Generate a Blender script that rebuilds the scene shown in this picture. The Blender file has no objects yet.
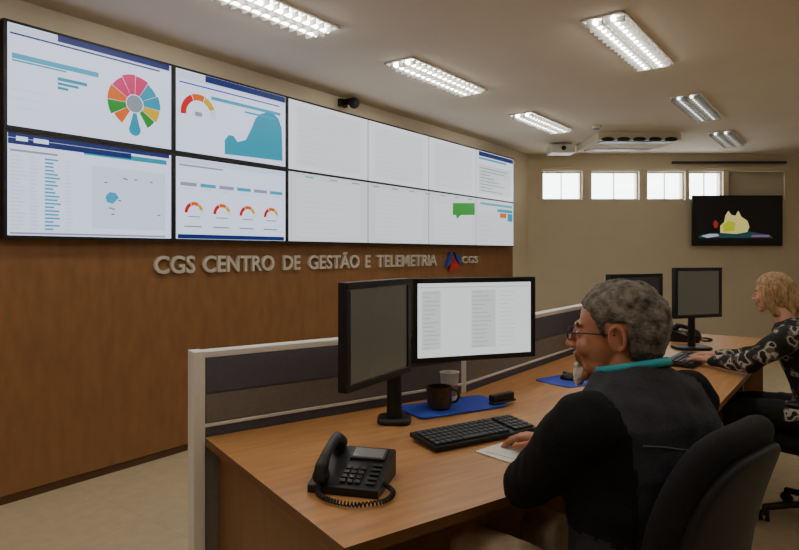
import bpy, bmesh, math, random
from mathutils import Vector, Matrix, noise
random.seed(7)
scene = bpy.context.scene
FPX = 613.0; CX = 400.0; HY = 253.0; H = 1.40; CEIL = 2.85

# ------------------------------------------------------------------ materials
def s2l(c):
    return tuple(((x/255.0)/12.92 if x/255.0 <= .04045 else ((x/255.0+.055)/1.055)**2.4) for x in c)
def new_mat(name):
    m = bpy.data.materials.new(name); m.use_nodes = True
    nt = m.node_tree; b = nt.nodes['Principled BSDF']
    return m, nt, b
def pm(name, col, rough=.6, metal=0, var=0.0, scale=8, bump=0.0, bscale=60, stretch=None, rotz=0, emit=None, es=0, spec=None):
    m, nt, b = new_mat(name)
    c = s2l(col)
    b.inputs['Base Color'].default_value = (*c, 1)
    b.inputs['Roughness'].default_value = rough
    b.inputs['Metallic'].default_value = metal
    if spec is not None: b.inputs['Specular IOR Level'].default_value = spec
    if emit is not None:
        b.inputs['Emission Color'].default_value = (*s2l(emit), 1)
        b.inputs['Emission Strength'].default_value = es
    if var > 0 or bump > 0:
        tc = nt.nodes.new('ShaderNodeTexCoord'); mp = nt.nodes.new('ShaderNodeMapping')
        if stretch: mp.inputs['Scale'].default_value = stretch
        mr = nt.nodes.new('ShaderNodeMapping'); mr.inputs['Rotation'].default_value = (0, 0, rotz)
        nt.links.new(tc.outputs['Object'], mr.inputs[0]); nt.links.new(mr.outputs[0], mp.inputs[0])
    if var > 0:
        n = nt.nodes.new('ShaderNodeTexNoise'); n.inputs['Scale'].default_value = scale; n.inputs['Detail'].default_value = 6
        r = nt.nodes.new('ShaderNodeValToRGB')
        r.color_ramp.elements[0].position = .3; r.color_ramp.elements[1].position = .7
        r.color_ramp.elements[0].color = (*[x*(1-var) for x in c], 1)
        r.color_ramp.elements[1].color = (*[min(1, x*(1+var)) for x in c], 1)
        nt.links.new(mp.outputs[0], n.inputs['Vector']); nt.links.new(n.outputs['Fac'], r.inputs[0])
        nt.links.new(r.outputs[0], b.inputs['Base Color'])
    if bump > 0:
        n2 = nt.nodes.new('ShaderNodeTexNoise'); n2.inputs['Scale'].default_value = bscale; n2.inputs['Detail'].default_value = 4
        bp = nt.nodes.new('ShaderNodeBump'); bp.inputs['Strength'].default_value = bump; bp.inputs['Distance'].default_value = .01
        nt.links.new(mp.outputs[0], n2.inputs['Vector']); nt.links.new(n2.outputs['Fac'], bp.inputs['Height'])
        nt.links.new(bp.outputs[0], b.inputs['Normal'])
    return m
def em(name, col, s=1.0):
    return pm(name, (8, 8, 8), rough=.35, emit=col, es=s)

a_w = math.atan2(.803, .596)       # video wall direction
a_u = math.atan2(.572, .82)        # desk direction
M_wallp = pm('paint_beige', (218, 206, 182), .85, var=.04, scale=1.5, bump=.08, bscale=120)
M_ceil = pm('ceiling_paint', (224, 213, 196), .9, var=.04, scale=1.2, bump=.05, bscale=80)
M_wood = pm('veneer_wall', (138, 96, 58), .45, var=.13, scale=4.0, stretch=(4, 4, 1.4), bump=.04, bscale=40)
M_woodd = pm('veneer_dark', (86, 56, 32), .5)
M_desk = pm('desk_wood', (188, 136, 84), .36, var=.16, scale=4, rotz=-a_u, stretch=(1.2, 9, 9))
M_desk2 = pm('desk_wood_b', (188, 136, 84), .36, var=.16, scale=4, rotz=-a_w, stretch=(1.2, 9, 9))
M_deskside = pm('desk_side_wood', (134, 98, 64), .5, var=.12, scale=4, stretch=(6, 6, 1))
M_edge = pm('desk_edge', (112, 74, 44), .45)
M_white = pm('white_frame', (225, 222, 214), .5)
M_fabd = pm('partition_fabric_dark', (90, 90, 102), .95, var=.08, scale=60, bump=.2, bscale=300)
M_fabl = pm('partition_fabric_light', (126, 119, 113), .95, var=.08, scale=60, bump=.2, bscale=300)
M_blk = pm('black_plastic', (18, 18, 20), .45)
M_blkm = pm('black_matte', (21, 20, 23), .85, var=.15, scale=40, bump=.15, bscale=250, spec=.3)
M_shell = pm('chair_shell', (30, 29, 31), .6, spec=.3)
M_dkg = pm('dark_grey_plastic', (46, 47, 51), .45)
M_gry = pm('grey_plastic', (130, 132, 134), .45)
M_chr = pm('brushed_metal', (176, 172, 164), .35, metal=.8)
M_frame = pm('aluminium', (205, 202, 194), .45, metal=.2)

def floor_mat():
    m, nt, b = new_mat('floor_tiles')
    tc = nt.nodes.new('ShaderNodeTexCoord'); mp = nt.nodes.new('ShaderNodeMapping')
    mp.inputs['Rotation'].default_value = (0, 0, -a_w)
    br = nt.nodes.new('ShaderNodeTexBrick'); br.offset = 0
    br.inputs['Scale'].default_value = 1; br.inputs['Brick Width'].default_value = .6; br.inputs['Row Height'].default_value = .6
    br.inputs['Mortar Size'].default_value = .002; br.inputs['Mortar Smooth'].default_value = .3
    c = s2l((208, 190, 154)); d = s2l((204, 186, 150)); e = s2l((188, 170, 134))
    br.inputs['Color1'].default_value = (*c, 1); br.inputs['Color2'].default_value = (*d, 1); br.inputs['Mortar'].default_value = (*e, 1)
    n = nt.nodes.new('ShaderNodeTexNoise'); n.inputs['Scale'].default_value = 14; n.inputs['Detail'].default_value = 8
    mx = nt.nodes.new('ShaderNodeMixRGB'); mx.blend_type = 'MULTIPLY'; mx.inputs[0].default_value = .3
    nt.links.new(tc.outputs['Object'], mp.inputs[0]); nt.links.new(mp.outputs[0], br.inputs[0]); nt.links.new(mp.outputs[0], n.inputs['Vector'])
    nt.links.new(br.outputs['Color'], mx.inputs[1]); nt.links.new(n.outputs['Fac'], mx.inputs[2])
    nt.links.new(mx.outputs[0], b.inputs['Base Color']); b.inputs['Roughness'].default_value = .5
    return m
M_floor = floor_mat()
def camo_mat():
    m, nt, b = new_mat('patterned_fabric')
    tc = nt.nodes.new('ShaderNodeTexCoord')
    n = nt.nodes.new('ShaderNodeTexNoise'); n.inputs['Scale'].default_value = 16; n.inputs['Detail'].default_value = 1.5
    r = nt.nodes.new('ShaderNodeValToRGB'); r.color_ramp.interpolation = 'CONSTANT'
    el = r.color_ramp.elements
    el[0].position = 0; el[0].color = (*s2l((26, 25, 25)), 1)
    el[1].position = .50; el[1].color = (*s2l((92, 87, 80)), 1)
    e = el.new(.56); e.color = (*s2l((176, 168, 154)), 1)
    e = el.new(.62); e.color = (*s2l((34, 33, 32)), 1)
    nt.links.new(tc.outputs['Object'], n.inputs['Vector']); nt.links.new(n.outputs['Fac'], r.inputs[0]); nt.links.new(r.outputs[0], b.inputs['Base Color'])
    b.inputs['Roughness'].default_value = .85
    return m
M_camo = camo_mat()
def glass_mat():
    m = bpy.data.materials.new('window_glass'); m.use_nodes = True; nt = m.node_tree
    for n in list(nt.nodes): nt.nodes.remove(n)
    o = nt.nodes.new('ShaderNodeOutputMaterial'); mx = nt.nodes.new('ShaderNodeMixShader')
    t = nt.nodes.new('ShaderNodeBsdfTransparent'); g = nt.nodes.new('ShaderNodeBsdfGlossy'); g.inputs['Roughness'].default_value = .05
    mx.inputs[0].default_value = .08
    nt.links.new(t.outputs[0], mx.inputs[1]); nt.links.new(g.outputs[0], mx.inputs[2]); nt.links.new(mx.outputs[0], o.inputs[0])
    return m
M_glass = glass_mat()

# ------------------------------------------------------------------ geometry helpers
def frame(o, x, y, z=(0, 0, 1)):
    x = Vector(x).normalized(); y = Vector(y).normalized(); z = Vector(z).normalized(); o = Vector(o)
    return Matrix(((x.x, y.x, z.x, o.x), (x.y, y.y, z.y, o.y), (x.z, y.z, z.z, o.z), (0, 0, 0, 1)))
def dframe(o, fwd, up=(0, 0, 1)):
    x = Vector(fwd).normalized(); y = Vector(up).cross(x).normalized(); z = x.cross(y)
    return frame(o, x, y, z)
def g_sphere(c, r, R=None, su=20, sv=12):
    c = Vector(c); r = Vector(r) if hasattr(r, '__len__') else Vector((r, r, r))
    vs = []; fs = []
    def P(x, y, z):
        p = Vector((x*r.x, y*r.y, z*r.z))
        if R is not None: p = R @ p
        return c+p
    vs.append(P(0, 0, -1))
    for i in range(1, sv):
        a = -math.pi/2+math.pi*i/sv
        for j in range(su):
            b = 2*math.pi*j/su
            vs.append(P(math.cos(a)*math.cos(b), math.cos(a)*math.sin(b), math.sin(a)))
    vs.append(P(0, 0, 1)); n = len(vs)-1
    for j in range(su):
        fs.append((0, 1+(j+1) % su, 1+j)); fs.append((n, n-su+j, n-su+(j+1) % su))
    for i in range(sv-2):
        for j in range(su):
            a = 1+i*su+j; b = 1+i*su+(j+1) % su
            fs.append((a, b, b+su, a+su))
    return vs, fs
def g_cone(p0, r0, p1, r1, seg=20):
    p0 = Vector(p0); p1 = Vector(p1); d = (p1-p0)
    if d.length < 1e-6: d = Vector((0, 0, 1e-5))
    d.normalize()
    a = d.orthogonal().normalized(); b = d.cross(a)
    vs = []
    for p, r in ((p0, r0), (p1, r1)):
        for j in range(seg):
            t = 2*math.pi*j/seg; vs.append(p+a*math.cos(t)*r+b*math.sin(t)*r)
    fs = [(j, (j+1) % seg, seg+(j+1) % seg, seg+j) for j in range(seg)]
    fs.append(tuple(range(seg-1, -1, -1))); fs.append(tuple(range(seg, 2*seg)))
    return vs, fs
def g_chain(pts, su=16):
    out = []
    for i, (p, r) in enumerate(pts):
        out.append(g_sphere(p, r, su=su, sv=max(8, su//2+2)))
        if i: out.append(g_cone(pts[i-1][0], pts[i-1][1], p, r, su))
    return out
def g_loft(rings, seg=32, n=2.3):
    vs = []; fs = []
    for c, s, f in rings:
        c = Vector(c); s = Vector(s); f = Vector(f)
        for j in range(seg):
            t = 2*math.pi*j/seg; ct = math.cos(t); st = math.sin(t)
            x = math.copysign(abs(ct)**(2/n), ct); y = math.copysign(abs(st)**(2/n), st)
            vs.append(c+s*x+f*y)
    for i in range(len(rings)-1):
        for j in range(seg):
            a = i*seg+j; b = i*seg+(j+1) % seg
            fs.append((a, b, b+seg, a+seg))
    fs.append(tuple(range(seg-1, -1, -1))); L = (len(rings)-1)*seg; fs.append(tuple(range(L, L+seg)))
    return vs, fs
def fuse(parts, voxel, it=4, fac=.5):
    me = bpy.data.meshes.new('tmp'); V = []; F = []
    for vs, fs in parts:
        o = len(V); V += [tuple(v) for v in vs]; F += [tuple(i+o for i in f) for f in fs]
    me.from_pydata(V, [], F)
    bm = bmesh.new(); bm.from_mesh(me); bmesh.ops.recalc_face_normals(bm, faces=bm.faces); bm.to_mesh(me); bm.free()
    ob = bpy.data.objects.new('tmp', me); scene.collection.objects.link(ob)
    r = ob.modifiers.new('r', 'REMESH'); r.mode = 'VOXEL'; r.voxel_size = voxel
    s = ob.modifiers.new('s', 'SMOOTH'); s.iterations = it; s.factor = fac
    dg = bpy.context.evaluated_depsgraph_get(); dg.update()
    m2 = bpy.data.meshes.new_from_object(ob.evaluated_get(dg))
    bpy.data.objects.remove(ob)
    return m2

class B:
    def __init__(s, name): s.n = name; s.v = []; s.f = []; s.m = []; s.mats = []
    def mi(s, m):
        if m not in s.mats: s.mats.append(m)
        return s.mats.index(m)
    def add(s, vs, fs, mat, M=None):
        o = len(s.v); k = s.mi(mat)
        s.v += [tuple((M @ Vector(v)) if M else v) for v in vs]
        for f in fs: s.f.append(tuple(i+o for i in f)); s.m.append(k)
    def parts(s, ps, mat, M=None):
        for vs, fs in ps: s.add(vs, fs, mat, M)
    def mesh(s, me, matf, M=None, disp=None):
        o = len(s.v)
        co = [v.co.copy() for v in me.vertices]
        if disp:
            nn = [v.normal.copy() for v in me.vertices]
            co = [c+n*disp(c) for c, n in zip(co, nn)]
        s.v += [tuple((M @ c) if M else c) for c in co]
        for p in me.polygons:
            s.f.append(tuple(i+o for i in p.vertices))
            m = matf(p.center) if callable(matf) else matf
            s.m.append(s.mi(m))
    def box(s, lo, hi, mat, M=None):
        x0, y0, z0 = lo; x1, y1, z1 = hi
        vs = [(x0, y0, z0), (x1, y0, z0), (x1, y1, z0), (x0, y1, z0), (x0, y0, z1), (x1, y0, z1), (x1, y1, z1), (x0, y1, z1)]
        s.add(vs, [(3, 2, 1, 0), (4, 5, 6, 7), (0, 1, 5, 4), (1, 2, 6, 5), (2, 3, 7, 6), (3, 0, 4, 7)], mat, M)
    def cyl(s, p0, p1, r0, r1, mat, M=None, seg=24):
        vs, fs = g_cone(p0, r0, p1, r1, seg); s.add(vs, fs, mat, M)
    def sph(s, c, r, mat, M=None, R=None): vs, fs = g_sphere(c, r, R); s.add(vs, fs, mat, M)
    def prism(s, pts, z0, z1, mat, M=None, side=None):
        n = len(pts); vs = [(p[0], p[1], z0) for p in pts]+[(p[0], p[1], z1) for p in pts]
        s.add(vs, [tuple(range(n-1, -1, -1)), tuple(range(n, 2*n))], mat, M)
        s.add(vs, [(i, (i+1) % n, n+(i+1) % n, n+i) for i in range(n)], side or mat, M)
    def tube(s, pts, r, mat, M=None, seg=10):
        pts = [Vector(p) for p in pts]; vs = []; fs = []
        up = None
        for i, p in enumerate(pts):
            d = (pts[min(i+1, len(pts)-1)]-pts[max(i-1, 0)]).normalized()
            a = d.orthogonal().normalized() if up is None else (up-d*up.dot(d)).normalized()
            up = a; b = d.cross(a)
            for j in range(seg):
                t = 2*math.pi*j/seg; vs.append(p+a*math.cos(t)*r+b*math.sin(t)*r)
        for i in range(len(pts)-1):
            for j in range(seg):
                k = i*seg+j; l = i*seg+(j+1) % seg
                fs.append((k, l, l+seg, k+seg))
        fs.append(tuple(range(seg-1, -1, -1))); L = (len(pts)-1)*seg; fs.append(tuple(range(L, L+seg)))
        s.add(vs, fs, mat, M)
    def slab(s, W, Hh, T, mat, M=None, n=4.5, rnd=.03, bend=0, lum=None, taper=0, seg=48):
        lay = [-1, -.92, -.7, -.35, 0, .35, .7, .92, 1]
        seq = []
        for q in (.15, .4, .65, .88): seq.append((-1, q))
        for a in lay: seq.append((a, 1))
        for q in (.88, .65, .4, .15): seq.append((1, q))
        vs = []; fs = []
        for a, q in seq:
            ins = rnd*(1-math.sqrt(max(0, 1-a*a)))
            for j in range(seg):
                t = 2*math.pi*j/seg; ct = math.cos(t); st = math.sin(t)
                y = math.copysign(abs(ct)**(2/n), ct)*(W/2-ins)*q; z = math.copysign(abs(st)**(2/n), st)*(Hh/2-ins)*q
                y *= 1-taper*(z/(Hh/2)+1)/2
                x = a*T/2+bend*(y/(W/2))**2+(lum(z/(Hh/2)) if lum else 0)
                vs.append((x, y, z))
        for i in range(len(seq)-1):
            for j in range(seg):
                k = i*seg+j; l = i*seg+(j+1) % seg
                fs.append((k, l, l+seg, k+seg))
        fs.append(tuple(range(seg-1, -1, -1))); L = (len(seq)-1)*seg; fs.append(tuple(range(L, L+seg)))
        s.add(vs, fs, mat, M)
    def build(s, bevel=0, ang=35, recalc=True):
        me = bpy.data.meshes.new(s.n); me.from_pydata(s.v, [], s.f)
        for m in s.mats: me.materials.append(m)
        me.polygons.foreach_set('material_index', s.m)
        if recalc:
            bm = bmesh.new(); bm.from_mesh(me); bmesh.ops.recalc_face_normals(bm, faces=bm.faces); bm.to_mesh(me); bm.free()
        me.polygons.foreach_set('use_smooth', [True]*len(me.polygons))
        me.set_sharp_from_angle(angle=math.radians(ang))
        me.update()
        ob = bpy.data.objects.new(s.n, me); scene.collection.objects.link(ob)
        if bevel:
            b = ob.modifiers.new('bevel', 'BEVEL'); b.width = bevel; b.segments = 2; b.limit_method = 'ANGLE'; b.angle_limit = math.radians(40)
        return ob

# ------------------------------------------------------------------ frames
w3 = Vector((.596, .803, 0)).normalized(); P0 = Vector((-2.16, 3.31, 0))
VW = frame(P0, w3, (-w3.y, w3.x, 0))     # x along wall, y into the wall, z up
A = Vector((-.121, 1.35, 0)); u3 = Vector((.82, .572, 0)).normalized(); v3 = Vector((-u3.y, u3.x, 0))
D1 = frame(A, u3, v3)
J = Vector((.997, 2.13, 0)); q3 = Vector((.6, .8, 0)); r3 = Vector((-.8, .6, 0))
D2 = frame(J, q3, r3)
def wt(px):
    k = (px-CX)/FPX; return (P0.y*k-P0.x)/(w3.x-w3.y*k)
def wz(px, py):
    d = P0.y+w3.y*wt(px); return H-(py-HY)/FPX*d

# ------------------------------------------------------------------ room
b = B('floor'); b.box((-7, -2.6, -.1), (6.6, 9.3, 0), M_floor); b.build()
b = B('ceiling'); b.box((-7, -2.6, CEIL), (6.6, 9.3, CEIL+.1), M_ceil); b.build()
b = B('wall_left'); b.box((-7.2, .14, 0), (7.4, .3, CEIL), M_wallp, VW); b.build()
b = B('wall_right'); b.box((6.4, -2.4, 0), (6.55, 9.2, CEIL), M_wallp); b.build()
b = B('wall_front'); b.box((-6.9, -2.5, 0), (6.5, -2.35, CEIL), M_wallp); b.build()
YB = 9.0
X = lambda px: (px-CX)/FPX*YB
zt, zb = 2.60, 2.18
b = B('wall_back')
b.box((1.7, YB, 0), (6.5, YB+.2, zb), M_wallp); b.box((1.7, YB, zt), (6.5, YB+.2, CEIL), M_wallp)
wins = [(543, 583), (592, 640), (648, 686), (690, 724), (729, 785)]
b.box((1.7, YB, zb), (X(543), YB+.2, zt), M_wallp); b.box((X(785), YB, zb), (6.5, YB+.2, zt), M_wallp)
for i in range(4): b.box((X(wins[i][1]), YB, zb), (X(wins[i+1][0]), YB+.2, zt), M_wallp)
b.build()
M_blind = pm('vertical_blind', (176, 166, 146), .8)
for i, (p0, p1) in enumerate(wins):
    b = B('window_%d' % (i+1)); x0, x1 = X(p0)+.004, X(p1)-.004; z0, z1 = zb+.004, zt-.004; t = .018
    b.box((x0, YB+.06, z0), (x1, YB+.10, z0+t), M_frame); b.box((x0, YB+.06, z1-t), (x1, YB+.10, z1), M_frame)
    b.box((x0, YB+.06, z0+t), (x0+t, YB+.10, z1-t), M_frame); b.box((x1-t, YB+.06, z0+t), (x1, YB+.10, z1-t), M_frame)
    xm = (x0+x1)/2; b.box((xm-.006, YB+.07, z0+t), (xm+.006, YB+.09, z1-t), M_frame)
    b.box((x0+t, YB+.078, z0+t), (x1-t, YB+.082, z1-t), M_glass)
    if i == 4:
        n = 10
        for k in range(n):
            xa = x0+(x1-x0)*k/n; R = Matrix.Translation((xa+(x1-x0)/n/2, YB+.03, 0)) @ Matrix.Rotation(-.22, 4, 'Z')
            b.box((-.048, -.002, z0), (.048, .002, z1), M_blind, R)
        b.box((x0, YB+.02, z1-.03), (x1, YB+.045, z1), M_blind)
    b.build()
b = B('trim_1'); b.box((X(541), YB-.03, zt+.02), (X(790), YB-.001, zt+.07), M_wallp); b.build(.004)
b = B('baseboard_back'); b.box((2.2, YB-.015, 0), (6.38, YB-.001, .08), M_woodd); b.build()
b = B('trim_3')
for x0, x1 in ((-3.0, -.0), (.002, 6.36)): b.box((x0, .082, .05), (x1, .139, 2.70), M_wood, VW)
b.box((-3.0, .09, 0), (6.36, .139, .05), M_woodd, VW)
b.build(.002)

# ------------------------------------------------------------------ ceiling lights
M_tube = em('fluorescent_tube', (255, 249, 238), 37)
M_tubed = em('fluorescent_tube_dim', (255, 250, 240), 5)
M_refl = pm('reflector', (180, 180, 176), .3, metal=.6)
M_lv = pm('louver', (130, 130, 126), .4)
def lamp(x, y, tube=None, L=.60):
    b = B('ceiling_light'); M = frame((x, y, 0), w3, (-w3.y, w3.x, 0)); z = CEIL
    W = .135
    b.box((-L, -W, z-.012), (L, -W+.014, z-.001), M_white, M); b.box((-L, W-.014, z-.012), (L, W, z-.001), M_white, M)
    b.box((-L, -W, z-.012), (-L+.014, W, z-.001), M_white, M); b.box((L-.014, -W, z-.012), (L, W, z-.001), M_white, M)
    b.box((-L+.014, -W+.014, z-.004), (L-.014, W-.014, z-.001), M_refl, M)
    for s in (-.055, .055): b.cyl((-L+.03, s, z-.022), (L-.03, s, z-.022), .013, .013, tube or M_tube, M, 12)
    for i in range(15):
        xx = -L+.06+i*(2*L-.12)/14; b.box((xx-.002, -W+.014, z-.045), (xx+.002, W-.014, z-.008), M_lv, M)
    b.box((-L+.014, -.003, z-.045), (L-.014, .003, z-.008), M_lv, M)
    b.build()
for px, py, tm, L in ((256, 2, None, .58), (440, 77, None, .57), (543, 122, None, .56), (632, 43, None, .62), (698, 107, M_tubed, .60), (728, 138, M_tubed, .55)):
    d = (CEIL-H)*FPX/(HY-py); lamp((px-CX)/FPX*d, d, tm, L)
for x, y in ((-1.95, 2.05), (-3.1, .5), (.35, 2.6), (-.8, 1.0), (-2.0, -.6), (3.6, 3.4), (2.3, 1.6), (1.0, -.2), (5.0, 5.2)): lamp(x, y)  # added out-of-view fixtures continuing the rows, to light the room

# ------------------------------------------------------------------ ceiling details
b = B('ceiling_air_conditioner')
b.box((2.38, 7.35, CEIL-.09), (3.38, 8.25, CEIL-.001), M_wallp)
for k in range(5): b.sph((2.50+.19*k, 7.36, CEIL-.085), (.08, .05, .028), M_blk)
b.box((2.45, 7.45, CEIL-.097), (3.31, 7.6, CEIL-.088), M_blk)
b.box((2.45, 8.0, CEIL-.097), (3.31, 8.15, CEIL-.088), M_blk)
b.build(.006)
b = B('ceiling_projector'); b.box((1.98, 8.0, CEIL-.14), (2.30, 8.25, CEIL-.03), M_white); b.cyl((2.14, 8.12, CEIL-.03), (2.14, 8.12, CEIL-.001), .04, .04, M_white); b.cyl((2.14, 8.0, CEIL-.08), (2.14, 7.97, CEIL-.08), .03, .03, M_blk); b.build(.01)
b = B('smoke_detector'); b.cyl((2.25, 7.0, CEIL-.03), (2.25, 7.0, CEIL-.001), .045, .06, M_white); b.sph((2.25, 7.0, CEIL-.03), (.04, .04, .015), M_gry); b.build()
b = B('curtain_rail_shadow'); b.box((X(672), YB-.06, 2.71), (X(785), YB-.001, 2.74), M_dkg); b.build()  # dark box draws the curtain rail together with its shadow line
b = B('dome_camera'); tt = wt(353)
b.box((tt-.05, .10, 2.76), (tt+.05, .139, 2.83), M_blk, VW); b.cyl((tt, .1, 2.80), (tt, -.02, 2.80), .03, .03, M_blk, VW); b.sph((tt, -.02, 2.775), (.05, .05, .05), M_blk, VW); b.build(.004)

# ------------------------------------------------------------------ video wall
E1 = em('scr_cool', (214, 222, 250), 1.42); E2 = em('scr_white', (226, 229, 236), 1.28); E3 = em('scr_grey', (214, 220, 224), 1.2)
Elg1 = em('scr_cool_grey', (202, 210, 236), 1.36)
Enavy = em('scr_navy', (6, 40, 120), .8); Etel = em('scr_teal', (0, 165, 200), .85); Ecy = em('scr_cyan', (50, 175, 215), .95)
Epink = em('scr_pink', (250, 0, 120), .75); Eor = em('scr_orange', (255, 115, 0), .8); Egr = em('scr_green', (20, 160, 40), .8)
Eyel = em('scr_yellow', (245, 195, 0), .85); Ered = em('scr_red', (240, 10, 10), .75); Etx = em('scr_text', (150, 160, 180), 1.0); Elg = em('scr_lightgrey', (206, 212, 216), 1.2)
Eblu = em('scr_blue', (20, 70, 200), .9); Emid = em('scr_midgrey', (140, 150, 165), 1.0)
b = B('video_wall'); TW = 1.035; T0 = .02; ZB, ZM, ZT = 1.48, 2.08, 2.68
for c in range(6):
    for r in range(2):
        x0 = T0+c*TW; x1 = x0+TW; z0 = ZB if r == 0 else ZM; z1 = z0+.6
        b.box((x0+.001, .004, z0+.001), (x1-.001, .08, z1-.001), M_blk, VW)
        gl = .020 if c < 3 else .007; gr = .020 if (c < 2 or c == 5) else .007
        e = .020 if c < 2 else .010
        zlo = z0+(.018 if r == 0 else e); zhi = z1-(.018 if r == 1 else e)
        mat = E1 if (c < 2) else (E2 if r == 1 else E3)
        b.box((x0+gl, 0, zlo), (x1-gr, .006, zhi), mat, VW)
def quad(pts, mat, off=.002):
    b.add([(p[0], -off, p[1]) for p in pts], [tuple(range(len(pts)))], mat, VW)
def pr(x0, y0, x1, y1, mat, off=.002):
    t0, t1 = wt(x0), wt(x1); quad([(t0, wz(x0, y1)), (t1, wz(x1, y1)), (t1, wz(x1, y0)), (t0, wz(x0, y0))], mat, off)
def bar(t0, z0, t1, z1, mat, off=.002): quad([(t0, z0), (t1, z0), (t1, z1), (t0, z1)], mat, off)
def poly(pp, mat, off=.002): quad([(wt(x), wz(x, y)) for x, y in pp], mat, off)
def sector(c, r0, r1, a0, a1, mat, off=.003, n=10):
    pts = []
    for i in range(n+1):
        a = math.radians(a0+(a1-a0)*i/n); pts.append((c[0]+r1*math.cos(a), c[1]+r1*math.sin(a)))
    for i in range(n, -1, -1):
        a = math.radians(a0+(a1-a0)*i/n); pts.append((c[0]+r0*math.cos(a), c[1]+r0*math.sin(a)))
    for i in range(n):
        quad([pts[i], pts[i+1], pts[2*n-i], pts[2*n+1-i]], mat, off)
bar(.045, 2.615, 1.03, 2.655, Elg1); bar(.30, 2.625, 1.02, 2.662, Enavy, .003); bar(.05, 2.602, .95, 2.612, Enavy, .003)
bar(.06, 2.47, .54, 2.50, Ecy); bar(.06, 2.455, .35, 2.465, Ecy)
bar(.30, 2.40, .47, 2.42, Etel); bar(.30, 2.375, .42, 2.39, Etel); bar(.30, 2.35, .36, 2.365, Etel)
for k in range(3): bar(.06, 2.30-.05*k, .24-.03*k, 2.306-.05*k, Elg1)
c = (wt(135), wz(135, 104))
segs = [(-58, -34, Egr, .165), (-33, -5, Eyel, .175), (-4, 26, Etel, .18), (27, 58, Etel, .17), (59, 88, Epink, .18), (89, 118, Epink, .185), (119, 148, Epink, .175), (149, 180, Eor, .18), (181, 210, Egr, .18), (211, 238, Eor, .16)]
for a0, a1, m, r in segs: sector(c, .06, r, a0, a1, m, .004)
sector(c, .0, .055, 0, 360, Emid, .003, 24)
quad([(c[0]-.012, c[1]-.06), (c[0]-.036, c[1]-.155), (c[0]+.036, c[1]-.155), (c[0]+.012, c[1]-.06)], Etel, .004)
sector((c[0], c[1]-.165), 0, .04, 0, 360, Etel, .005, 18)
x0 = T0+TW
bar(x0+.03, 2.60, x0+1.01, 2.65, Elg1); bar(x0+.25, 2.615, x0+1.01, 2.66, Enavy, .003); bar(x0+.04, 2.57, x0+.95, 2.58, Eblu, .003)
bar(x0+.30, 2.50, x0+.96, 2.525, Ecy); bar(x0+.60, 2.46, x0+.90, 2.475, Ecy)
c = (wt(199), wz(199, 115))
for a0, a1, m in ((115, 185, Ered), (70, 113, Eor), (25, 68, Eyel), (-5, 23, Elg1)): sector(c, .10, .145, a0, a1, m)
bar(c[0]-.03, c[1]-.01, c[0]+.03, c[1]+.02, Etx)
poly([(225, 154), (225, 140), (229, 135), (234, 136), (238, 142), (246, 140), (252, 128), (256, 118), (261, 114), (268, 112), (274, 114), (279, 119), (282, 128), (283, 161)], Etel)
bar(.04, 2.035, 1.02, 2.06, Enavy); bar(.04, 2.0, .75, 2.033, Enavy, .003); bar(.08, 2.02, .14, 2.045, E1, .004); bar(.17, 2.02, .25, 2.045, E1, .004)
bar(.05, 1.96, .3, 1.972, Etx); bar(.45, 1.99, 1.0, 2.02, Etel)
for k in range(20):
    z = 1.93-.021*k
    for cc, w_, m in ((.05, .09, Elg1), (.15, .05, Elg1), (.23, .09, Ecy), (.34, .05, Elg1)):
        bar(cc, z, cc+w_*random.uniform(.5, 1), z+.010, m)
bar(.5, 1.55, .99, 1.93, Elg1)
poly([(106, 196), (110, 192), (116, 193), (119, 198), (113, 204), (107, 202)], Ecy, .003)
for k in range(12):
    tx = random.uniform(.55, .95); zz = random.uniform(1.6, 1.9); bar(tx, zz, tx+.02, zz+.008, Etel, .004)
bar(.05, 1.505, .99, 1.515, Etx)
bar(x0+.03, 2.02, x0+1.0, 2.055, Elg1, .002); bar(x0+.04, 2.0, x0+.4, 2.012, Etx)
for k in range(6):
    t = x0+.05+k*.16; bar(t, 1.865, t+.13, 1.89, Ecy if k % 2 else Etx)
    bar(t+.02, 1.84, t+.09, 1.85, Elg1)
for k in range(4):
    cc = (x0+.16+k*.235, 1.68)
    for a0, a1, m in ((115, 180, Ered), (60, 112, Eor), (20, 58, Eyel), (0, 18, Elg1)): sector(cc, .052, .078, a0, a1, m, .002, 6)
    bar(cc[0]-.05, cc[1]-.03, cc[0]+.05, cc[1]-.022, Etx)
for k in range(4): bar(x0+.08+k*.235, 1.58, x0+.22+k*.235, 1.59, Etx)
bar(x0+.03, 1.50, x0+1.0, 1.53, Enavy)
def tl(c): return T0+c*TW
random.seed(3)
Evl = em('scr_verylight', (217, 221, 228), 1.25)
for cc, zl, zh in ((2, 2.13, 2.62), (3, 2.13, 2.62), (4, 2.13, 2.62), (2, 1.54, 2.02), (3, 1.54, 2.02), (4, 1.54, 1.95)):
    bar(tl(cc)+.1, zl, tl(cc)+.92, zh, Evl, .002)
    for k in range(10):
        z = zl+.03+k*.043; bar(tl(cc)+.14, z, tl(cc)+.14+random.uniform(.1, .6), z+.005, Elg, .003)
bar(tl(2)+.02, 2.050, tl(5)+.3, 2.060, Elg, .003)
for k in range(10):
    t = tl(2)+.2+k*.3; bar(t, 2.036, t+.10, 2.046, Etx if k % 3 else Ecy, .003)
bar(tl(5)+.06, 2.60, tl(5)+1.0, 2.655, Enavy); bar(tl(5)+.06, 2.56, tl(5)+.8, 2.585, Ecy)
bar(tl(5)+.06, 2.14, tl(5)+.95, 2.5, Elg)
for k in range(8): bar(tl(5)+.1, 2.17+k*.04, tl(5)+random.uniform(.3, .85), 2.18+k*.04, Emid, .003)
pr(453, 203, 475, 215, Egr, .004); poly([(456, 214), (462, 214), (457, 219)], Egr, .0045)
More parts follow.
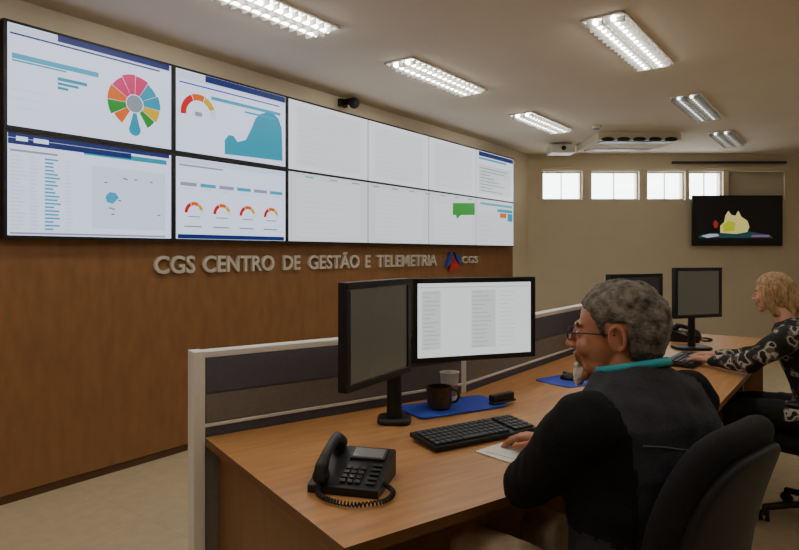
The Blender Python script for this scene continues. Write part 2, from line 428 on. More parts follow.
for k in range(6): bar(tl(5)+.08, 1.55+k*.06, tl(5)+.08+random.uniform(.2, .6), 1.565+k*.06, Elg)
bar(tl(5)+.55, 1.93, tl(5)+.98, 1.97, Etel); bar(tl(5)+.62, 1.86, tl(5)+.8, 1.92, Eor); bar(tl(5)+.84, 1.82, tl(5)+.98, 1.92, Etel); bar(tl(5)+.1, 2.0, tl(5)+.98, 2.03, Ecy)
vw = b.build(recalc=False)

# ------------------------------------------------------------------ sign
b = B('wall_sign')
M_let = pm('sign_letters', (206, 198, 182), .45, metal=.1)
def text(word, t0, t1, z0, hgt, mat):
    cu = bpy.data.curves.new('t', 'FONT'); cu.body = word; cu.extrude = .09; cu.offset = .018; cu.resolution_u = 3
    ob = bpy.data.objects.new('t', cu); scene.collection.objects.link(ob)
    dg = bpy.context.evaluated_depsgraph_get(); dg.update()
    me = bpy.data.meshes.new_from_object(ob.evaluated_get(dg)); bpy.data.objects.remove(ob)
    xs = [v.co.x for v in me.vertices]; sx = (t1-t0)/(max(xs)-min(xs)); sy = hgt/.70; mx = min(xs)
    M = VW @ Matrix(((sx, 0, 0, t0-mx*sx), (0, 0, -.12, .068), (0, sy, 0, z0), (0, 0, 0, 1)))
    b.mesh(me, mat, M)
for wd, p0, p1 in (('CGS', 160, 201), ('CENTRO', 209, 280), ('DE', 289, 306), ('GESTÃO', 314, 365), ('E', 371, 376), ('TELEMETRIA', 382, 442)):
    text(wd, wt(p0), wt(p1), 1.262, .118, M_let)
text('CGS', wt(467), wt(483), 1.28, .08, M_let)
Mb = pm('logo_blue', (40, 70, 150), .4); Mr = pm('logo_red', (200, 50, 40), .4)
for pts, m in (([(450, 268), (455, 252), (460, 262)], Mb), ([(457, 256), (465, 268), (454, 271)], Mr), ([(459, 252), (466, 258), (464, 266)], Mb)):
    P = [(wt(x), wz(x, y)) for x, y in pts]
    vs = [(p[0], .05, p[1]) for p in P]+[(p[0], .081, p[1]) for p in P]
    b.add(vs, [(0, 1, 2), (5, 4, 3), (0, 3, 4, 1), (1, 4, 5, 2), (2, 5, 3, 0)], m, VW)
b.build()

# ------------------------------------------------------------------ desk
def inter():
    a = A+v3*.99; c = J+r3*.99
    det = u3.x*(-q3.y)+q3.x*u3.y
    dx, dy = c.x-a.x, c.y-a.y
    t = (dx*(-q3.y)+q3.x*dy)/det
    return a+u3*t
K = inter()
i1 = D1.inverted(); i2 = D2.inverted()
Kx1 = (i1 @ K).x; Kx2 = (i2 @ K).x; Jx1 = (i1 @ J).x
L2 = 3.1
b = B('control_desk')
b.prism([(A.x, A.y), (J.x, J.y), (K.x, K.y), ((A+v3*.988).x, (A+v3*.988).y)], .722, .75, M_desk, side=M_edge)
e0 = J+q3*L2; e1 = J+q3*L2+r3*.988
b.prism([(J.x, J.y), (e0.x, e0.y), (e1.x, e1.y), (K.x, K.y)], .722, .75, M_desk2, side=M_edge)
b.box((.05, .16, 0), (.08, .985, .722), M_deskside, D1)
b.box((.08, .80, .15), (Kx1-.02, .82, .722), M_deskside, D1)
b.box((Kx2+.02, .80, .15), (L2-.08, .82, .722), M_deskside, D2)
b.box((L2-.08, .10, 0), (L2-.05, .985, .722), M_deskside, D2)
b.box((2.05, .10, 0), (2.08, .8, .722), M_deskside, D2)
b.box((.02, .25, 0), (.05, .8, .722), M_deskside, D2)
# privacy screen fixed along the back edge
def part(M, x0, x1, end):
    b.box((x0, .992, .0), (x1, 1.045, 1.03), M_fabl, M)
    b.box((x0, .986, 1.03), (x1, 1.051, 1.052), M_white, M)
    b.box((x0+.004, .986, .905), (x1-.004, .993, 1.028), M_fabd, M); b.box((x0+.004, 1.044, .1), (x1-.004, 1.05, 1.028), M_fabd, M)
    b.box((x0+.004, .987, .80), (x1-.004, .993, .900), M_fabl, M)
    b.box((x0, .984, .785), (x1, .993, .797), M_white, M)
    b.box((x0, .989, .752), (x1, .993, .785), M_fabd, M)
part(D1, 0, Kx1-.004, True); part(D2, Kx2+.004, L2, True)
b.box((-.040, .982, 0), (0, 1.055, 1.054), M_white, D1)
b.box((L2, .982, 0), (L2+.04, 1.055, 1.054), M_white, D2)
b.box((Kx1-.02, .985, 0), (Kx1+.01, 1.05, 1.053), M_white, D1)
b.build(.002)

# ------------------------------------------------------------------ monitors
M_s1 = pm('screen_dark', (50, 48, 44), .22, emit=(92, 88, 74), es=.38)
M_s4 = pm('screen_dim_glow', (24, 25, 28), .25, emit=(60, 60, 64), es=.2)  # dark screen with a faint grey glow put into its material
M_s2 = em('screen_light', (220, 228, 226), 1.2); M_s2b = em('screen_table', (203, 211, 209), 1.12); M_s2c = em('screen_lines', (176, 184, 186), 1.0)
def monitor(b, M, W, Hh, scr, bz=.02, content=False):
    b.box((-.028, -W/2, -Hh/2), (-.003, W/2, Hh/2), M_blk, M)
    for lo, hi in (((-.003, -W/2, -Hh/2), (.006, W/2, -Hh/2+bz)), ((-.003, -W/2, Hh/2-bz), (.006, W/2, Hh/2)), ((-.003, -W/2, -Hh/2+bz), (.006, -W/2+bz, Hh/2-bz)), ((-.003, W/2-bz, -Hh/2+bz), (.006, W/2, Hh/2-bz))):
        b.box(lo, hi, M_blk, M)
    b.box((-.003, -W/2+bz, -Hh/2+bz), (.001, W/2-bz, Hh/2-bz), scr, M)
    b.box((-.05, -W/4, -Hh/4), (-.028, W/4, Hh/4), M_dkg, M)
    if content:
        w = W/2-bz; h = Hh/2-bz
        b.box((.001, -w+.01, h-.02), (.0015, w-.01, h-.014), M_s2b, M)
        b.box((.001, -w+.02, -h+.03), (.0015, -w+.1, h-.03), M_s2b, M)
        b.box((.001, -.02, -h+.03), (.0015, .09, h-.03), M_s2b, M)
        for k in range(14):
            z = h-.04-k*.017
            b.box((.0015, -w+.025, z), (.002, -w+.025+random.uniform(.03, .07), z+.003), M_s2c, M)
            b.box((.0015, -.015, z), (.002, -.015+random.uniform(.04, .09), z+.003), M_s2c, M)
            b.box((.0012, .11, z), (.0017, .11+random.uniform(.04, .1), z+.003), M_s2b, M)
def mono(lx, ly, rx, ry, zc):
    l = Vector((lx, ly, 0)); r = Vector((rx, ry, 0)); y = (r-l).normalized(); n = Vector((y.y, -y.x, 0))
    c = (l+r)/2+Vector((0, 0, zc)); return frame(c, n, y), (r-l).length
b = B('computer_monitor')
M, W = mono(-.163, 1.845, .036, 2.19, 1.143); monitor(b, M, W, .335, M_s1, .022)
c1 = M @ Vector((-.05, 0, 0)); pole = Vector((-.02, 2.36, 0))
b.slab(.13, .13, .02, M_blk, frame(pole+Vector((0, 0, .761)), (0, 0, 1), (1, 0, 0), (0, 1, 0)), rnd=.008)
b.cyl(pole+Vector((0, 0, .76)), pole+Vector((0, 0, 1.14)), .030, .024, M_blk)
b.tube([pole+Vector((0, 0, 1.11)), (pole+c1)/2+Vector((0, 0, .55)), c1+Vector((0, 0, -.02))], .016, M_blk)
b.build(.002)
b = B('computer_monitor')
M, W = mono(.051, 2.42, .573, 2.60, 1.131); monitor(b, M, W, .336, M_s2, .02, True)
c2 = M @ Vector((-.05, 0, 0))
b.tube([pole+Vector((.02, .0, 1.07)), (pole+Vector((.15, .2, 1.09))), c2+Vector((0, 0, -.02))], .016, M_blk)
b.cyl(pole+Vector((0, 0, 1.045)), pole+Vector((0, 0, 1.095)), .034, .034, M_dkg)
b.build(.002)
def stand(b, M):
    c = M @ Vector((-.06, 0, 0)); g = Vector((c.x, c.y, 0))
    b.cyl(g+Vector((0, 0, .76)), g+Vector((0, 0, c.z)), .025, .02, M_blk)
    b.slab(.24, .17, .02, M_blk, frame(g+Vector((0, 0, .761)), (0, 0, 1), (1, 0, 0), (0, 1, 0)), rnd=.008)
b = B('computer_monitor')
M, W = mono(1.80, 4.02, 2.19, 4.16, 1.135); monitor(b, M, .40, .335, M_s1, .022); stand(b, M); b.build(.002)
b = B('computer_monitor')
M, W = mono(1.27, 3.72, 1.68, 3.92, 1.115)
monitor(b, M, W, .31, M_s4, .02); stand(b, M); b.build(.002)

# ------------------------------------------------------------------ keyboard / mouse / papers
def keyboard(name, c, xd):
    x = Vector(xd).normalized(); M = frame(c, x, (-x.y, x.x, 0)) @ Matrix.Rotation(math.radians(4), 4, 'X')
    b = B(name); b.box((-.225, -.08, 0.002), (.225, .08, .018), M_blk, M)
    for r in range(5):
        y = -.068+r*.027
        for k in range(19):
            if k in (14,): continue
            if r == 0 and 4 < k < 10: continue
            xx = -.215+k*.0227
            b.box((xx, y, .018), (xx+.019, y+.022, .026), M_dkg, M)
        if r == 0: b.box((-.10, y, .018), (.008, y+.022, .026), M_dkg, M)
    b.build(.0015)
keyboard('computer_keyboard', (.268, 2.17, .757), (.82, .50, 0))
keyboard('computer_keyboard', (1.72, 3.66, .757), (.6, .8, 0))
def mouse(c, d, pad=None):
    if pad:
        b = B('mouse_pad'); b.slab(pad[0], pad[1], .004, pad[2], frame((c[0], c[1], .7525), (0, 0, 1), u3, v3), rnd=.002, n=7); b.build()
    b = B('computer_mouse'); M = dframe((c[0], c[1], .757), d)
    vs, fs = g_sphere((0, 0, .0), (.055, .032, .034)); vs = [Vector((v.x, v.y, max(v.z, 0))) for v in vs]; b.add(vs, fs, M_blk, M)
    b.box((.02, -.004, .026), (.04, .004, .036), M_dkg, M); b.build()
M_blue = pm('blue_foam', (48, 74, 190), .7)
mouse((.66, 2.40), (-.5, .8, 0))
mouse((.87, 3.12), (-.8, .6, 0), (.30, .24, M_blue))
b = B('blue_folder')
b.slab(.44, .22, .006, M_blue, frame((.225, 2.58, .756), (0, 0, 1), (.87, .49, 0), (-.49, .87, 0)), n=10, rnd=.003); b.build()
b = B('paper_sheet'); M_pap = pm('paper', (232, 230, 226), .8, var=.03, scale=40)
x = Vector((.75, .66, 0)).normalized(); M = frame((.425, 2.025, .7512), x, (-x.y, x.x, 0))
b.box((-.15, -.10, 0), (.15, .10, .002), M_pap, M); b.box((-.12, -.08, .002), (.13, .09, .004), M_pap, M @ Matrix.Rotation(.15, 4, 'Z')); b.build()
b = B('coffee_mug'); M_mug = pm('ceramic_dark', (58, 46, 34), .3, var=.4, scale=40)
cx, cy = .165, 2.53
def lathe(b, prof, c, mat, seg=28):
    vs = []; fs = []
    for r, z in prof:
        for j in range(seg): a = 2*math.pi*j/seg; vs.append((c[0]+r*math.cos(a), c[1]+r*math.sin(a), c[2]+z))
    for i in range(len(prof)-1):
        for j in range(seg): k = i*seg+j; l = i*seg+(j+1) % seg; fs.append((k, l, l+seg, k+seg))
    fs.append(tuple(range(seg-1, -1, -1))); L = (len(prof)-1)*seg; fs.append(tuple(range(L, L+seg)))
    b.add(vs, fs, mat)
lathe(b, [(.040, 0), (.050, .01), (.054, .085), (.055, .09), (.050, .09), (.048, .02), (.0, .018)], (cx, cy, .760), M_mug)
b.tube([(cx+.05, cy, .843), (cx+.075, cy-.01, .833), (cx+.08, cy-.01, .808), (cx+.07, cy, .788), (cx+.05, cy, .783)], .006, M_mug)
b.build()
b = B('paper_cup'); M_cup = pm('cup_white', (225, 222, 210), .6); M_cupb = pm('cup_band', (150, 135, 90), .6)
pc = (.215, 2.64, .760)
lathe(b, [(.028, 0), (.033, .03)], pc, M_cup); lathe(b, [(.0335, .03), (.037, .075)], pc, M_cupb); lathe(b, [(.037, .075), (.041, .125), (.043, .128), (.039, .128), (.034, .08)], pc, M_cup)
b.build()
b = B('stapler'); M = frame((.44, 2.62, .7605), (.8, .6, 0), (-.6, .8, 0))
b.box((-.07, -.017, 0), (.07, .017, .012), M_blk, M); b.box((-.07, -.015, .012), (.06, .015, .042), M_blk, M); b.build(.006)

# ------------------------------------------------------------------ desk phone
def phone(c, ang, name='desk_phone', sc=1.0):
    b = B(name); M = Matrix.Translation(c) @ Matrix.Rotation(ang, 4, 'Z') @ Matrix.Scale(sc, 4)
    prof = [(-.10, 0), (.10, 0), (.10, .072), (.085, .082), (-.10, .022)]
    vs = [(-.105, y, z) for y, z in prof]+[(.105, y, z) for y, z in prof]; n = 5
    b.add(vs, [tuple(range(n)), tuple(range(2*n-1, n-1, -1))]+[(i, n+i, n+(i+1) % n, (i+1) % n) for i in range(n)], M_blk, M)
    sl = math.atan2(.060, .185); S = M @ Matrix.Translation((0, -.10, .023)) @ Matrix.Rotation(sl, 4, 'X')
    b.box((-.02, .13, 0), (.09, .185, .006), M_dkg, S); b.box((-.012, .136, .006), (.082, .179, .007), M_gry, S)
    for i in range(4):
        for j in range(3): b.box((-.015+j*.022, .02+i*.02, 0), (.001+j*.022, .033+i*.02, .006), M_dkg, S)
    for i in range(5): b.box((.062, .02+i*.02, 0), (.09, .030+i*.02, .005), M_dkg, S)
    hp = [(-.068, .015, .022), (-.068, .03, .04), (-.068, .06, .05), (-.068, .10, .052), (-.068, .14, .05), (-.068, .17, .04), (-.068, .185, .022)]
    me = fuse(g_chain([(p, r) for p, r in zip(hp, (.021, .02, .016, .015, .016, .02, .021))])+[g_sphere((-.068, .02, .018), (.027, .03, .018)), g_sphere((-.068, .18, .018), (.027, .03, .018))], .004, 3)
    b.mesh(me, M_blk, S)
    path = [Vector((-.07, -.09, .03)), Vector((-.06, -.13, .012)), Vector((.0, -.165, .010)), Vector((.07, -.17, .010)), Vector((.13, -.13, .010)), Vector((.14, -.07, .012)), Vector((.10, -.03, .02))]
    pts = []; N = 260
    def cr(t):
        t = t*(len(path)-1); i = min(int(t), len(path)-2); f = t-i
        p0 = path[max(i-1, 0)]; p1 = path[i]; p2 = path[i+1]; p3 = path[min(i+2, len(path)-1)]
        return .5*((2*p1)+(-p0+p2)*f+(2*p0-5*p1+4*p2-p3)*f*f+(-p0+3*p1-3*p2+p3)*f**3)
    for i in range(N+1):
        t = i/N; p = cr(t); d = (cr(min(1, t+.01))-cr(max(0, t-.01))).normalized(); a = Vector((0, 0, 1)).cross(d).normalized(); q = d.cross(a)
        ph = t*2*math.pi*42; pts.append(p+a*math.cos(ph)*.006+q*math.sin(ph)*.006)
    b.tube(pts, .0026, M_blk, M, 6)
    b.build(.002, 50)
phone((-.130, 1.730, .751), math.radians(-14), sc=.95)
phone((2.12, 4.55, .751), math.radians(60), 'desk_phone')

# ------------------------------------------------------------------ television
b = B('wall_television'); yt = YB-.06
x0, x1 = X(690), X(779); z0, z1 = H-(246-HY)/FPX*YB, H-(196-HY)/FPX*YB
b.box((x0, yt-.04, z0), (x1, yt, z1), M_blk); b.box((x0+.3, yt, z0+.2), (x1-.3, YB-.001, z1-.2), M_blk)
M_tv = em('tv_dark', (10, 12, 16), .4); b.box((x0+.05, yt-.045, z0+.07), (x1-.05, yt-.04, z1-.05), M_tv)
def tvp(pts, m, o):
    P = [((x-CX)/FPX*yt, yt-.045-o, H-(y-HY)/FPX*yt) for x, y in pts]; b.add(P, [tuple(range(len(P)))], m)
tvp([(697, 238), (699, 235), (712, 233), (728, 234), (745, 231), (768, 235), (772, 238)], em('tv_blue', (40, 84, 92), .5), .002)
tvp([(719, 233), (719, 226), (723, 222), (724, 216), (727, 211), (730, 215), (734, 216), (737, 211), (740, 217), (746, 221), (748, 227), (746, 232), (735, 234)], em('tv_cream', (225, 210, 120), .85), .004)
tvp([(722, 232), (722, 225), (727, 221), (734, 223), (733, 231)], em('tv_green', (190, 200, 30), .8), .006)
tvp([(700, 236), (708, 234), (716, 234), (718, 236), (706, 238)], em('tv_w', (190, 195, 215), .8), .006)
tvp([(750, 235), (768, 235), (768, 237), (750, 237)], em('tv_p', (160, 100, 150), .6), .006)
tvp([(712, 223), (714, 220), (717, 223), (716, 228), (713, 228)], em('tv_r', (180, 50, 40), .6), .006)
b.build(.006, recalc=False)

# ------------------------------------------------------------------ office chair
def chair(P, F, arms=False, bw=.44, top=1.09, lean=.12, off=.20):
    b = B('office_chair'); M = dframe(Vector((P[0], P[1], 0)), Vector((F[0], F[1], 0)))
    for k in range(5):
        a = 2*math.pi*k/5+.5; c, s = math.cos(a), math.sin(a)
        b.tube([(c*.03, s*.03, .11), (c*.18, s*.18, .095), (c*.30, s*.30, .07)], .018, M_blk, M)
        R = M @ Matrix.Translation((c*.30, s*.30, 0)) @ Matrix.Rotation(a+1.2, 4, 'Z')
        b.cyl((0, -.024, .028), (0, -.006, .028), .027, .027, M_blk, R); b.cyl((0, .006, .028), (0, .024, .028), .027, .027, M_blk, R)
        b.cyl((0, 0, .03), (0, 0, .075), .01, .01, M_dkg, R)
    b.cyl((0, 0, .08), (0, 0, .26), .03, .03, M_blk, M); b.cyl((0, 0, .26), (0, 0, .37), .018, .018, M_chr, M)
    b.box((-.12, -.10, .355), (.12, .10, .385), M_blk, M)
    S = M @ Matrix(((0, 0, 1, .02), (0, 1, 0, 0), (1, 0, 0, .425), (0, 0, 0, 1)))
    b.slab(.48, .47, .08, M_blkm, S, rnd=.03, bend=.008)
    z0 = .56; hh = top-z0; ang = math.atan2(lean, hh)
    Mb = M @ Matrix.Translation((-off-lean/2, 0, (top+z0)/2)) @ Matrix.Rotation(-ang, 4, 'Y')
    lm = lambda z: .02*math.cos(z*1.7)
    b.slab(bw, hh+.02, .06, M_blkm, Mb, n=3.6, rnd=.028, bend=.03, lum=lm, taper=.12)
    b.slab(bw-.05, hh-.06, .025, M_shell, Mb @ Matrix.Translation((-.034, 0, 0)), n=3.6, rnd=.012, bend=.025, lum=lm, taper=.12)
    b.tube([(-.08, 0, .37), (-.2, 0, .39), (-off-.07, 0, .46), (-off-.075, 0, .62), (-off-.085, 0, .75)], .022, M_blk, M)
    if arms:
        for s in (-1, 1):
            b.tube([(0, s*.2, .37), (0, s*.275, .38), (0, s*.285, .50), (.0, s*.28, .64)], .017, M_blk, M)
            b.slab(.07, .25, .03, M_blk, M @ Matrix(((0, 0, 1, .02), (0, 1, 0, s*.28), (1, 0, 0, .655), (0, 0, 0, 1))), rnd=.012)
    b.build(0, 50)
PM = Vector((.561, 1.389, 0)); FM = v3.copy(); LM = Vector((-FM.y, FM.x, 0))
chair((.475, 1.375), (-.65, .76), top=1.075, lean=.10, off=.18, bw=.43)
PW = Vector((2.20, 3.14, 0)); FW = Vector((-.75, .66, 0)).normalized(); LW = Vector((-FW.y, FW.x, 0))
chair(PW, FW, arms=True, top=1.0)

# ------------------------------------------------------------------ people
M_skin = pm('skin', (186, 126, 98), .5, var=.10, scale=25); M_skinw = pm('skin_fair', (206, 152, 126), .5, var=.08, scale=25); M_lip = pm('lips', (150, 84, 72), .45)
M_eye = pm('eye_white', (230, 226, 220), .2); M_iris = pm('iris', (50, 36, 26), .2)
M_hairg = pm('hair_grey', (112, 103, 95), .8, var=.85, scale=42, bump=.6, bscale=150)
M_brow = pm('brow_grey', (70, 62, 56), .8)
M_hairb = pm('hair_blonde', (172, 140, 98), .6, var=.5, scale=30, stretch=(3, 3, .6), bump=.5, bscale=90)
M_goat = pm('goatee', (214, 208, 200), .8, var=.15, scale=80, bump=.4, bscale=200)
M_vest = pm('vest_fabric', (43, 44, 50), .85, var=.3, scale=14, bump=.25, bscale=120, spec=.3)
M_vest2 = pm('vest_yoke', (50, 50, 56), .85, var=.3, scale=14, bump=.25, bscale=120, spec=.3)
M_seam = pm('vest_seam', (92, 94, 100), .7)
M_slv = pm('sleeve_fabric', (17, 17, 19), .9, var=.15, scale=12, bump=.15, bscale=200, spec=.25)
M_trs = pm('trousers_khaki', (156, 136, 110), .9, var=.2, scale=20)
M_trk = pm('trousers_black', (22, 22, 25), .9)
M_shoe = pm('shoe_leather', (22, 18, 16), .4)
M_teal = pm('teal_band', (30, 160, 172), .6)
def hand(b, wrist, d, up, left, skin, curl=18):
    M = dframe(wrist, d, up)
    m = -1 if left else 1
    P = []
    kn = [(.088, .028, .0), (.092, .009, .003), (.088, -.010, .002), (.080, -.028, -.002)]
    ln = [(.042, .026, .020), (.046, .029, .021), (.042, .027, .020), (.033, .021, .018)]
    for i, (k, l) in enumerate(zip(kn, ln)):
        k = Vector((k[0], k[1]*m, k[2]))
        P += g_chain([((0, k.y*.55, 0), .016), (tuple(k*.6+Vector((0, 0, .002))), .0145), (tuple(k), .0115)], 12)
        a = 8; p = k.copy(); ch = [(tuple(p), .0105)]; rr = (.0095, .0088, .0075)
        for j in range(3):
            a += curl*(1, 1.2, .8)[j]; sp = (.10, .03, -.03, -.11)[i]*m
            p = p+Vector((math.cos(math.radians(a))*math.cos(sp), math.cos(math.radians(a))*math.sin(sp), -math.sin(math.radians(a))))*l[j]
            ch.append((tuple(p), rr[j]*(.9 if i == 3 else 1)))
        P += g_chain(ch, 12)
    P += g_chain([((.012, .018*m, -.004), .017), ((.042, .042*m, -.010), .0125), ((.066, .056*m, -.014), .0105), ((.088, .060*m, -.020), .009)], 12)
    P += g_chain([((-.05, 0, 0), .026), ((0, 0, 0), .024), ((.03, 0, 0), .020)], 14)
    me = fuse(P, .0032, 3)
    b.mesh(me, skin, M)
def head(b, c, fwd, up, neck_w, sc, hair, skin, female=False):
    M = dframe(c, fwd, up) @ Matrix.Scale(sc, 4); Mi = M.inverted()
    P = [g_sphere((-.014, 0, .028), (.096, .074, .087), su=32, sv=20), g_sphere((.026, 0, -.022), (.066, .060, .078), su=28, sv=18),
         g_sphere((.030, 0, -.070), (.052, .050, .034), su=24, sv=14), g_sphere((.072, 0, -.098), (.018, .020, .016))]
    P += [g_sphere((.078, 0, .022), (.016, .046, .009)), g_sphere((.062, .036, -.030), (.024, .022, .024)), g_sphere((.062, -.036, -.030), (.024, .022, .024))]
    P += g_chain([((.088, 0, .012), .007), ((.100, 0, -.008), .008), ((.111, 0, -.028), .0105)], 12)
    P += [g_sphere((.098, .011, -.031), (.011, .008, .007)), g_sphere((.098, -.011, -.031), (.011, .008, .007))]
    P += [g_sphere((.088, 0, -.054), (.012, .022, .006)), g_sphere((.087, 0, -.064), (.011, .019, .006)), g_sphere((.080, 0, -.045), (.014, .024, .014))]
    for s in (-1, 1):
        P += [g_sphere((.074, s*.030, .001), (.012, .016, .010))]
        ax = -.012; R = Matrix.Rotation(s*.35, 3, 'Z')
        P += [g_sphere((ax, s*.073, -.008), (.018, .006, .028), R)]
        rim = []
        for i in range(9):
            a = math.radians(-70+i*34); rim.append(((ax-.004+math.cos(a)*-.017, s*(.080+(.004 if 1 < i < 7 else 0)), -.004+math.sin(a)*.028), .0048))
        P += g_chain(rim, 8)
    nb = Mi @ Vector(neck_w)
    P += g_chain([(tuple(nb), .062), (tuple(nb*.5+Vector((-.02, 0, -.05))*.5), .056), ((-.018, 0, -.055), .054)], 24)
    me = fuse(P, .0035, 4)
    def mf(p):
        if p.x > .090 and abs(p.y) < .021 and -.070 < p.z < -.050: return M_lip
        return skin
    b.mesh(me, mf, M)
    for s in (-1, 1):
        b.sph((.0775, s*.030, .0015), (.0105, .0125, .0062), M_eye, M); b.sph((.0865, s*.030, .0015), (.003, .005, .0048), M_iris, M)
        br = [(.084-.010*abs(t-.3), s*(.014+.034*t), .020+.006*math.sin(t*2.6)) for t in (0, .25, .5, .75, 1)]
        b.tube(br, .0030, hair if female else M_brow, M, 6)
    vs, fs = g_sphere((0, 0, 0), 1, su=96, sv=64); out = []
    for v in vs:
        d = v.normalized()
        p = Vector((-.016+d.x*.103, d.y*.082, .030+d.z*.095))
        if d.z < 0: p.z += d.z*(.030 if not female else .075)*max(0, min(1, (-d.x+.25)*1.6))
        if female:
            if d.z < .3: p.x -= .012*max(0, -d.x)*(1-d.z); p.y *= 1+.12*max(0, .3-d.z)
        lim = -.02
        if p.x > .055: lim = .066-.3*(abs(p.y))
        elif p.x > .012: lim = .066-.3*abs(p.y)-(.055-p.x)/.043*.065 if not female else .02
        elif p.x > -.038: lim = .022 if not female else -.09
        else: lim = -.085 if not female else -.20
        if female and p.x > .02 and p.x <= .055: lim = .0
        lim += noise.noise(p*90)*.006
        f = max(0, min(1, (p.z-lim)/.014))
        nz = noise.noise(p*38)*.004+noise.noise(p*120)*.0036
        inner = Vector((-.014+d.x*.085, d.y*.062, .028+d.z*.075))
        out.append(inner.lerp(p+d*nz, f))
    b.add(out, fs, hair, M)
    if female:
        Q = g_chain([((-.075, 0, -.02), .058), ((-.095, 0, -.07), .052), ((-.095, 0, -.125), .038), ((-.09, 0, -.16), .022)], 18)
        for s in (-1, 1): Q += g_chain([((.018, s*.066, .03), .024), ((.010, s*.076, -.02), .027), ((-.004, s*.076, -.07), .027), ((-.030, s*.066, -.125), .020)], 14)
        b.mesh(fuse(Q, .005, 4), hair, M, disp=lambda c: noise.noise(Vector((c.x*60, c.y*60, c.z*12)))*.007)
    else:
        Q = [g_sphere((.086, 0, -.098), (.018, .018, .020)), g_sphere((.092, 0, -.112), (.012, .013, .016)), g_sphere((.096, 0, -.048), (.006, .020, .004)), g_sphere((.092, 0, -.078), (.010, .014, .010))]
        b.mesh(fuse(Q, .0030, 2), M_goat, M, disp=lambda c: noise.noise(c*150)*.002)
        for s in (-1, 1):
            ring = [(.100, s*.032+.021*math.cos(a), .0+.015*math.sin(a)) for a in [i*2*math.pi/20 for i in range(21)]]
            b.tube(ring, .0014, M_blk, M, 6); b.tube([(.099, s*.052, .004), (.05, s*.073, .006), (-.012, s*.080, .004)], .0018, M_blk, M, 6)
        b.tube([(.100, -.012, .003), (.103, 0, .006), (.100, .012, .003)], .0014, M_blk, M, 6)

def person(name, P, F, L, S):
    b = B(name)
    def W(f, l, z): return P+F*f+L*l+Vector((0, 0, z))
    parts = [g_loft([(W(f, l, z), L*hw, F*hd+Vector((0, 0, -hd*tl))) for f, l, z, hw, hd, tl in S['torso']])]
    for side in ('l', 'r'):
        parts += g_chain([(W(*p), r) for p, r in S['arm_'+side]], 20)
        parts += g_chain([(W(*p), r) for p, r in S['leg_'+side]], 22)
        a = S['leg_'+side][-1][0]
        parts += g_chain([(W(a[0], a[1], .055), .046), (W(a[0]+.10, a[1], .045), .040), (W(a[0]+.17, a[1], .038), .032)], 16)
    me = fuse(parts, .008, 5)
    def mf(p):
        if p.z < .085: return M_shoe
        rel = p-P; f = rel.dot(F); l = rel.dot(L)
        if p.z < .72 and (f > .17 or p.z < .55): return S['trousers']
        if S.get('plain'): return S['top']
        if abs(l) > S.get('vest_l', .165) and p.z > .8: return S['sleeve']
        if f > .19: return S['sleeve']
        if p.z > 1.035: return M_vest2
        return S['top']
    def disp(c):
        k = .009 if c.z > .6 else .004
        return noise.noise(Vector((c.x*9, c.y*9, c.z*18)))*k+noise.noise(c*28)*.003
    b.mesh(me, mf, None, disp)
    # narrow piping where the yoke meets the back panel, traced on the garment surface
    if not S.get('plain'):
        from mathutils.bvhtree import BVHTree
        o0 = 0; bv = BVHTree.FromPolygons([Vector(v) for v in b.v], b.f)
        def ray_line(pts3):
            out = []
            for l, z in pts3:
                hit = bv.ray_cast(W(-.6, l, z), F)
                if hit[0] is not None: out.append(hit[0]-F*.0005)
            if len(out) > 2: b.tube(out, .0018, M_seam, None, 6)
        ray_line([(-.15+.30*i/24, 1.0+.012*math.cos(i/24*math.pi*2)) for i in range(25)])
        for s in (-1, 1): ray_line([(s*(.085+.02*math.cos(i/20*3)), .70+.30*i/20) for i in range(20)])
    for s, lf in (('l', True), ('r', False)):
        a = S['arm_'+s]; wr = W(*a[-1][0]); hd = S['hand_'+s]
        d = F*hd[0]+L*hd[1]+Vector((0, 0, hd[2]))
        d.normalize()
        hand(b, wr+d*.018, d, (0, 0, 1), lf, S['skin'], hd[3])
    head(b, Vector(S['head']), Vector(S['hfwd']), Vector(S.get('hup', (0, 0, 1))), W(*S['neck']), S['hs'], S['hair'], S['skin'], S.get('female', False))
    if 'extra' in S: S['extra'](b, W)
    return b.build(0, 180)

man = dict(
    torso=[(-.01, 0, .44, .15, .12, 0), (-.01, 0, .50, .19, .15, 0), (0, 0, .60, .195, .155, 0), (.0, 0, .72, .185, .155, 0), (.0, 0, .84, .19, .155, 0), (.01, 0, .94, .20, .15, 0),
           (.02, 0, 1.02, .205, .135, .1), (.03, 0, 1.075, .18, .11, .15), (.045, -.01, 1.11, .12, .085, .2), (.055, -.015, 1.135, .080, .072, .25)],
    arm_l=[((.02, .185, 1.035), .078), ((.12, .19, .93), .066), ((.225, .155, .838), .055), ((.30, .03, .815), .046), ((.352, -.075, .80), .036)],
    arm_r=[((.02, -.185, 1.035), .078), ((.13, -.23, .93), .064), ((.26, -.27, .845), .054), ((.39, -.27, .815), .044), ((.50, -.26, .80), .036)],
    leg_l=[((.02, .10, .565), .095), ((.22, .12, .580), .088), ((.43, .13, .585), .072), ((.42, .13, .45), .062), ((.40, .13, .30), .056), ((.36, .13, .11), .042)],
    leg_r=[((.02, -.10, .565), .095), ((.22, -.12, .575), .085), ((.43, -.13, .575), .066), ((.43, -.13, .45), .062), ((.42, -.13, .30), .056), ((.40, -.13, .11), .042)],
    hand_l=(.8, -.6, -.03, 16), hand_r=(.95, .2, -.03, 16), skin=M_skin,
    top=M_vest, sleeve=M_slv, trousers=M_trs, head=(.524, 1.478, 1.207), hfwd=(-.86, .50, -.04), neck=(.05, -.015, 1.07), hs=1.04, hair=M_hairg)
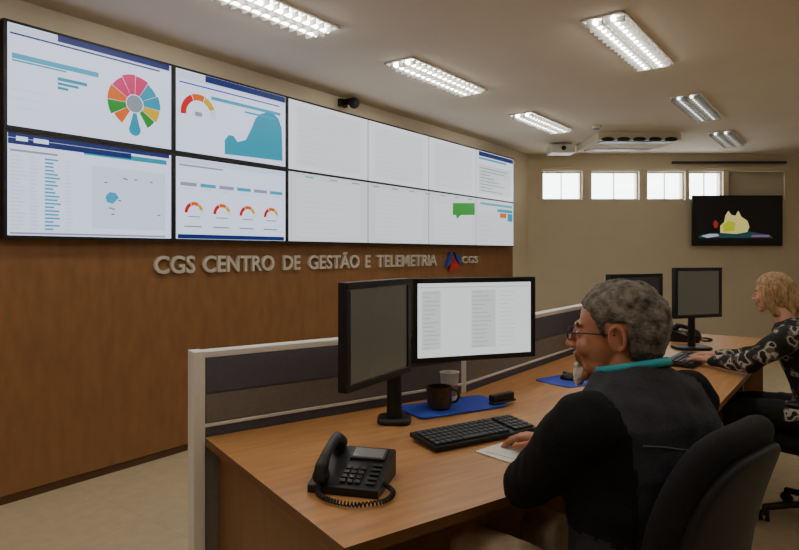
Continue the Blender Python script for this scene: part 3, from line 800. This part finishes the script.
def man_extra(b, W):
    pts = []
    for i in range(36):
        a = 2*math.pi*i/36; c = math.cos(a); s = math.sin(a)
        pts.append((W(.052+c*.080, -.020+s*.080, 1.137-c*.020), c, s))
    vs = []; fs = []
    for p, c, s in pts:
        o = FM*c+LM*s
        vs += [p+Vector((0, 0, .007))-o*.004, p+Vector((0, 0, .006))+o*.002, p-Vector((0, 0, .009))+o*.009, p-Vector((0, 0, .009))-o*.002]
    n = 36
    for i in range(n):
        j = (i+1) % n
        for k in range(4): fs.append((i*4+k, i*4+(k+1) % 4, j*4+(k+1) % 4, j*4+k))
    b.add(vs, fs, M_teal)
man['extra'] = man_extra
person('seated_man', PM, FM, LM, man)

wom = dict(
    torso=[(-.01, 0, .44, .14, .11, 0), (-.01, 0, .50, .18, .14, 0), (.01, 0, .60, .165, .125, 0), (.05, 0, .72, .145, .115, .1), (.095, -.01, .84, .16, .12, .2), (.135, -.02, .93, .172, .115, .3),
           (.16, -.03, .985, .165, .10, .35), (.18, -.035, 1.02, .11, .075, .4), (.195, -.045, 1.045, .06, .055, .4)],
    arm_l=[((.15, .150, .965), .070), ((.24, .19, .895), .062), ((.33, .19, .825), .054), ((.44, .12, .805), .042), ((.54, .05, .795), .029)],
    arm_r=[((.15, -.19, .965), .064), ((.27, -.22, .89), .054), ((.36, -.23, .825), .046), ((.46, -.20, .805), .038), ((.56, -.16, .795), .029)],
    leg_l=[((.02, .09, .55), .088), ((.22, .11, .56), .078), ((.41, .11, .555), .060), ((.41, .11, .43), .056), ((.38, .11, .28), .050), ((.34, .11, .11), .038)],
    leg_r=[((.02, -.09, .55), .088), ((.22, -.11, .56), .078), ((.41, -.11, .555), .060), ((.41, -.11, .43), .056), ((.40, -.11, .28), .050), ((.38, -.11, .11), .038)],
    hand_l=(.9, -.35, -.03, 14), hand_r=(.95, .25, -.03, 14), skin=M_skinw,
    top=M_camo, sleeve=M_camo, plain=True, trousers=M_trk, head=(2.05, 3.37, 1.182), hfwd=(-.62, .78, -.12), neck=(.185, -.04, 1.0), hs=.91, hair=M_hairb, female=True)
person('seated_woman', PW, FW, LW, wom)

# ------------------------------------------------------------------ world, camera
w = bpy.data.worlds.new('World'); scene.world = w; w.use_nodes = True
bg = w.node_tree.nodes['Background']; bg.inputs[0].default_value = (.92, .97, 1, 1); bg.inputs[1].default_value = 9.0
cam = bpy.data.cameras.new('camera'); co = bpy.data.objects.new('camera', cam); scene.collection.objects.link(co)
co.location = (0, 0, H); co.rotation_euler = (math.pi/2, 0, 0); cam.sensor_width = 36; cam.lens = FPX/799*36; cam.shift_y = -22/799; cam.clip_start = .05
scene.camera = co
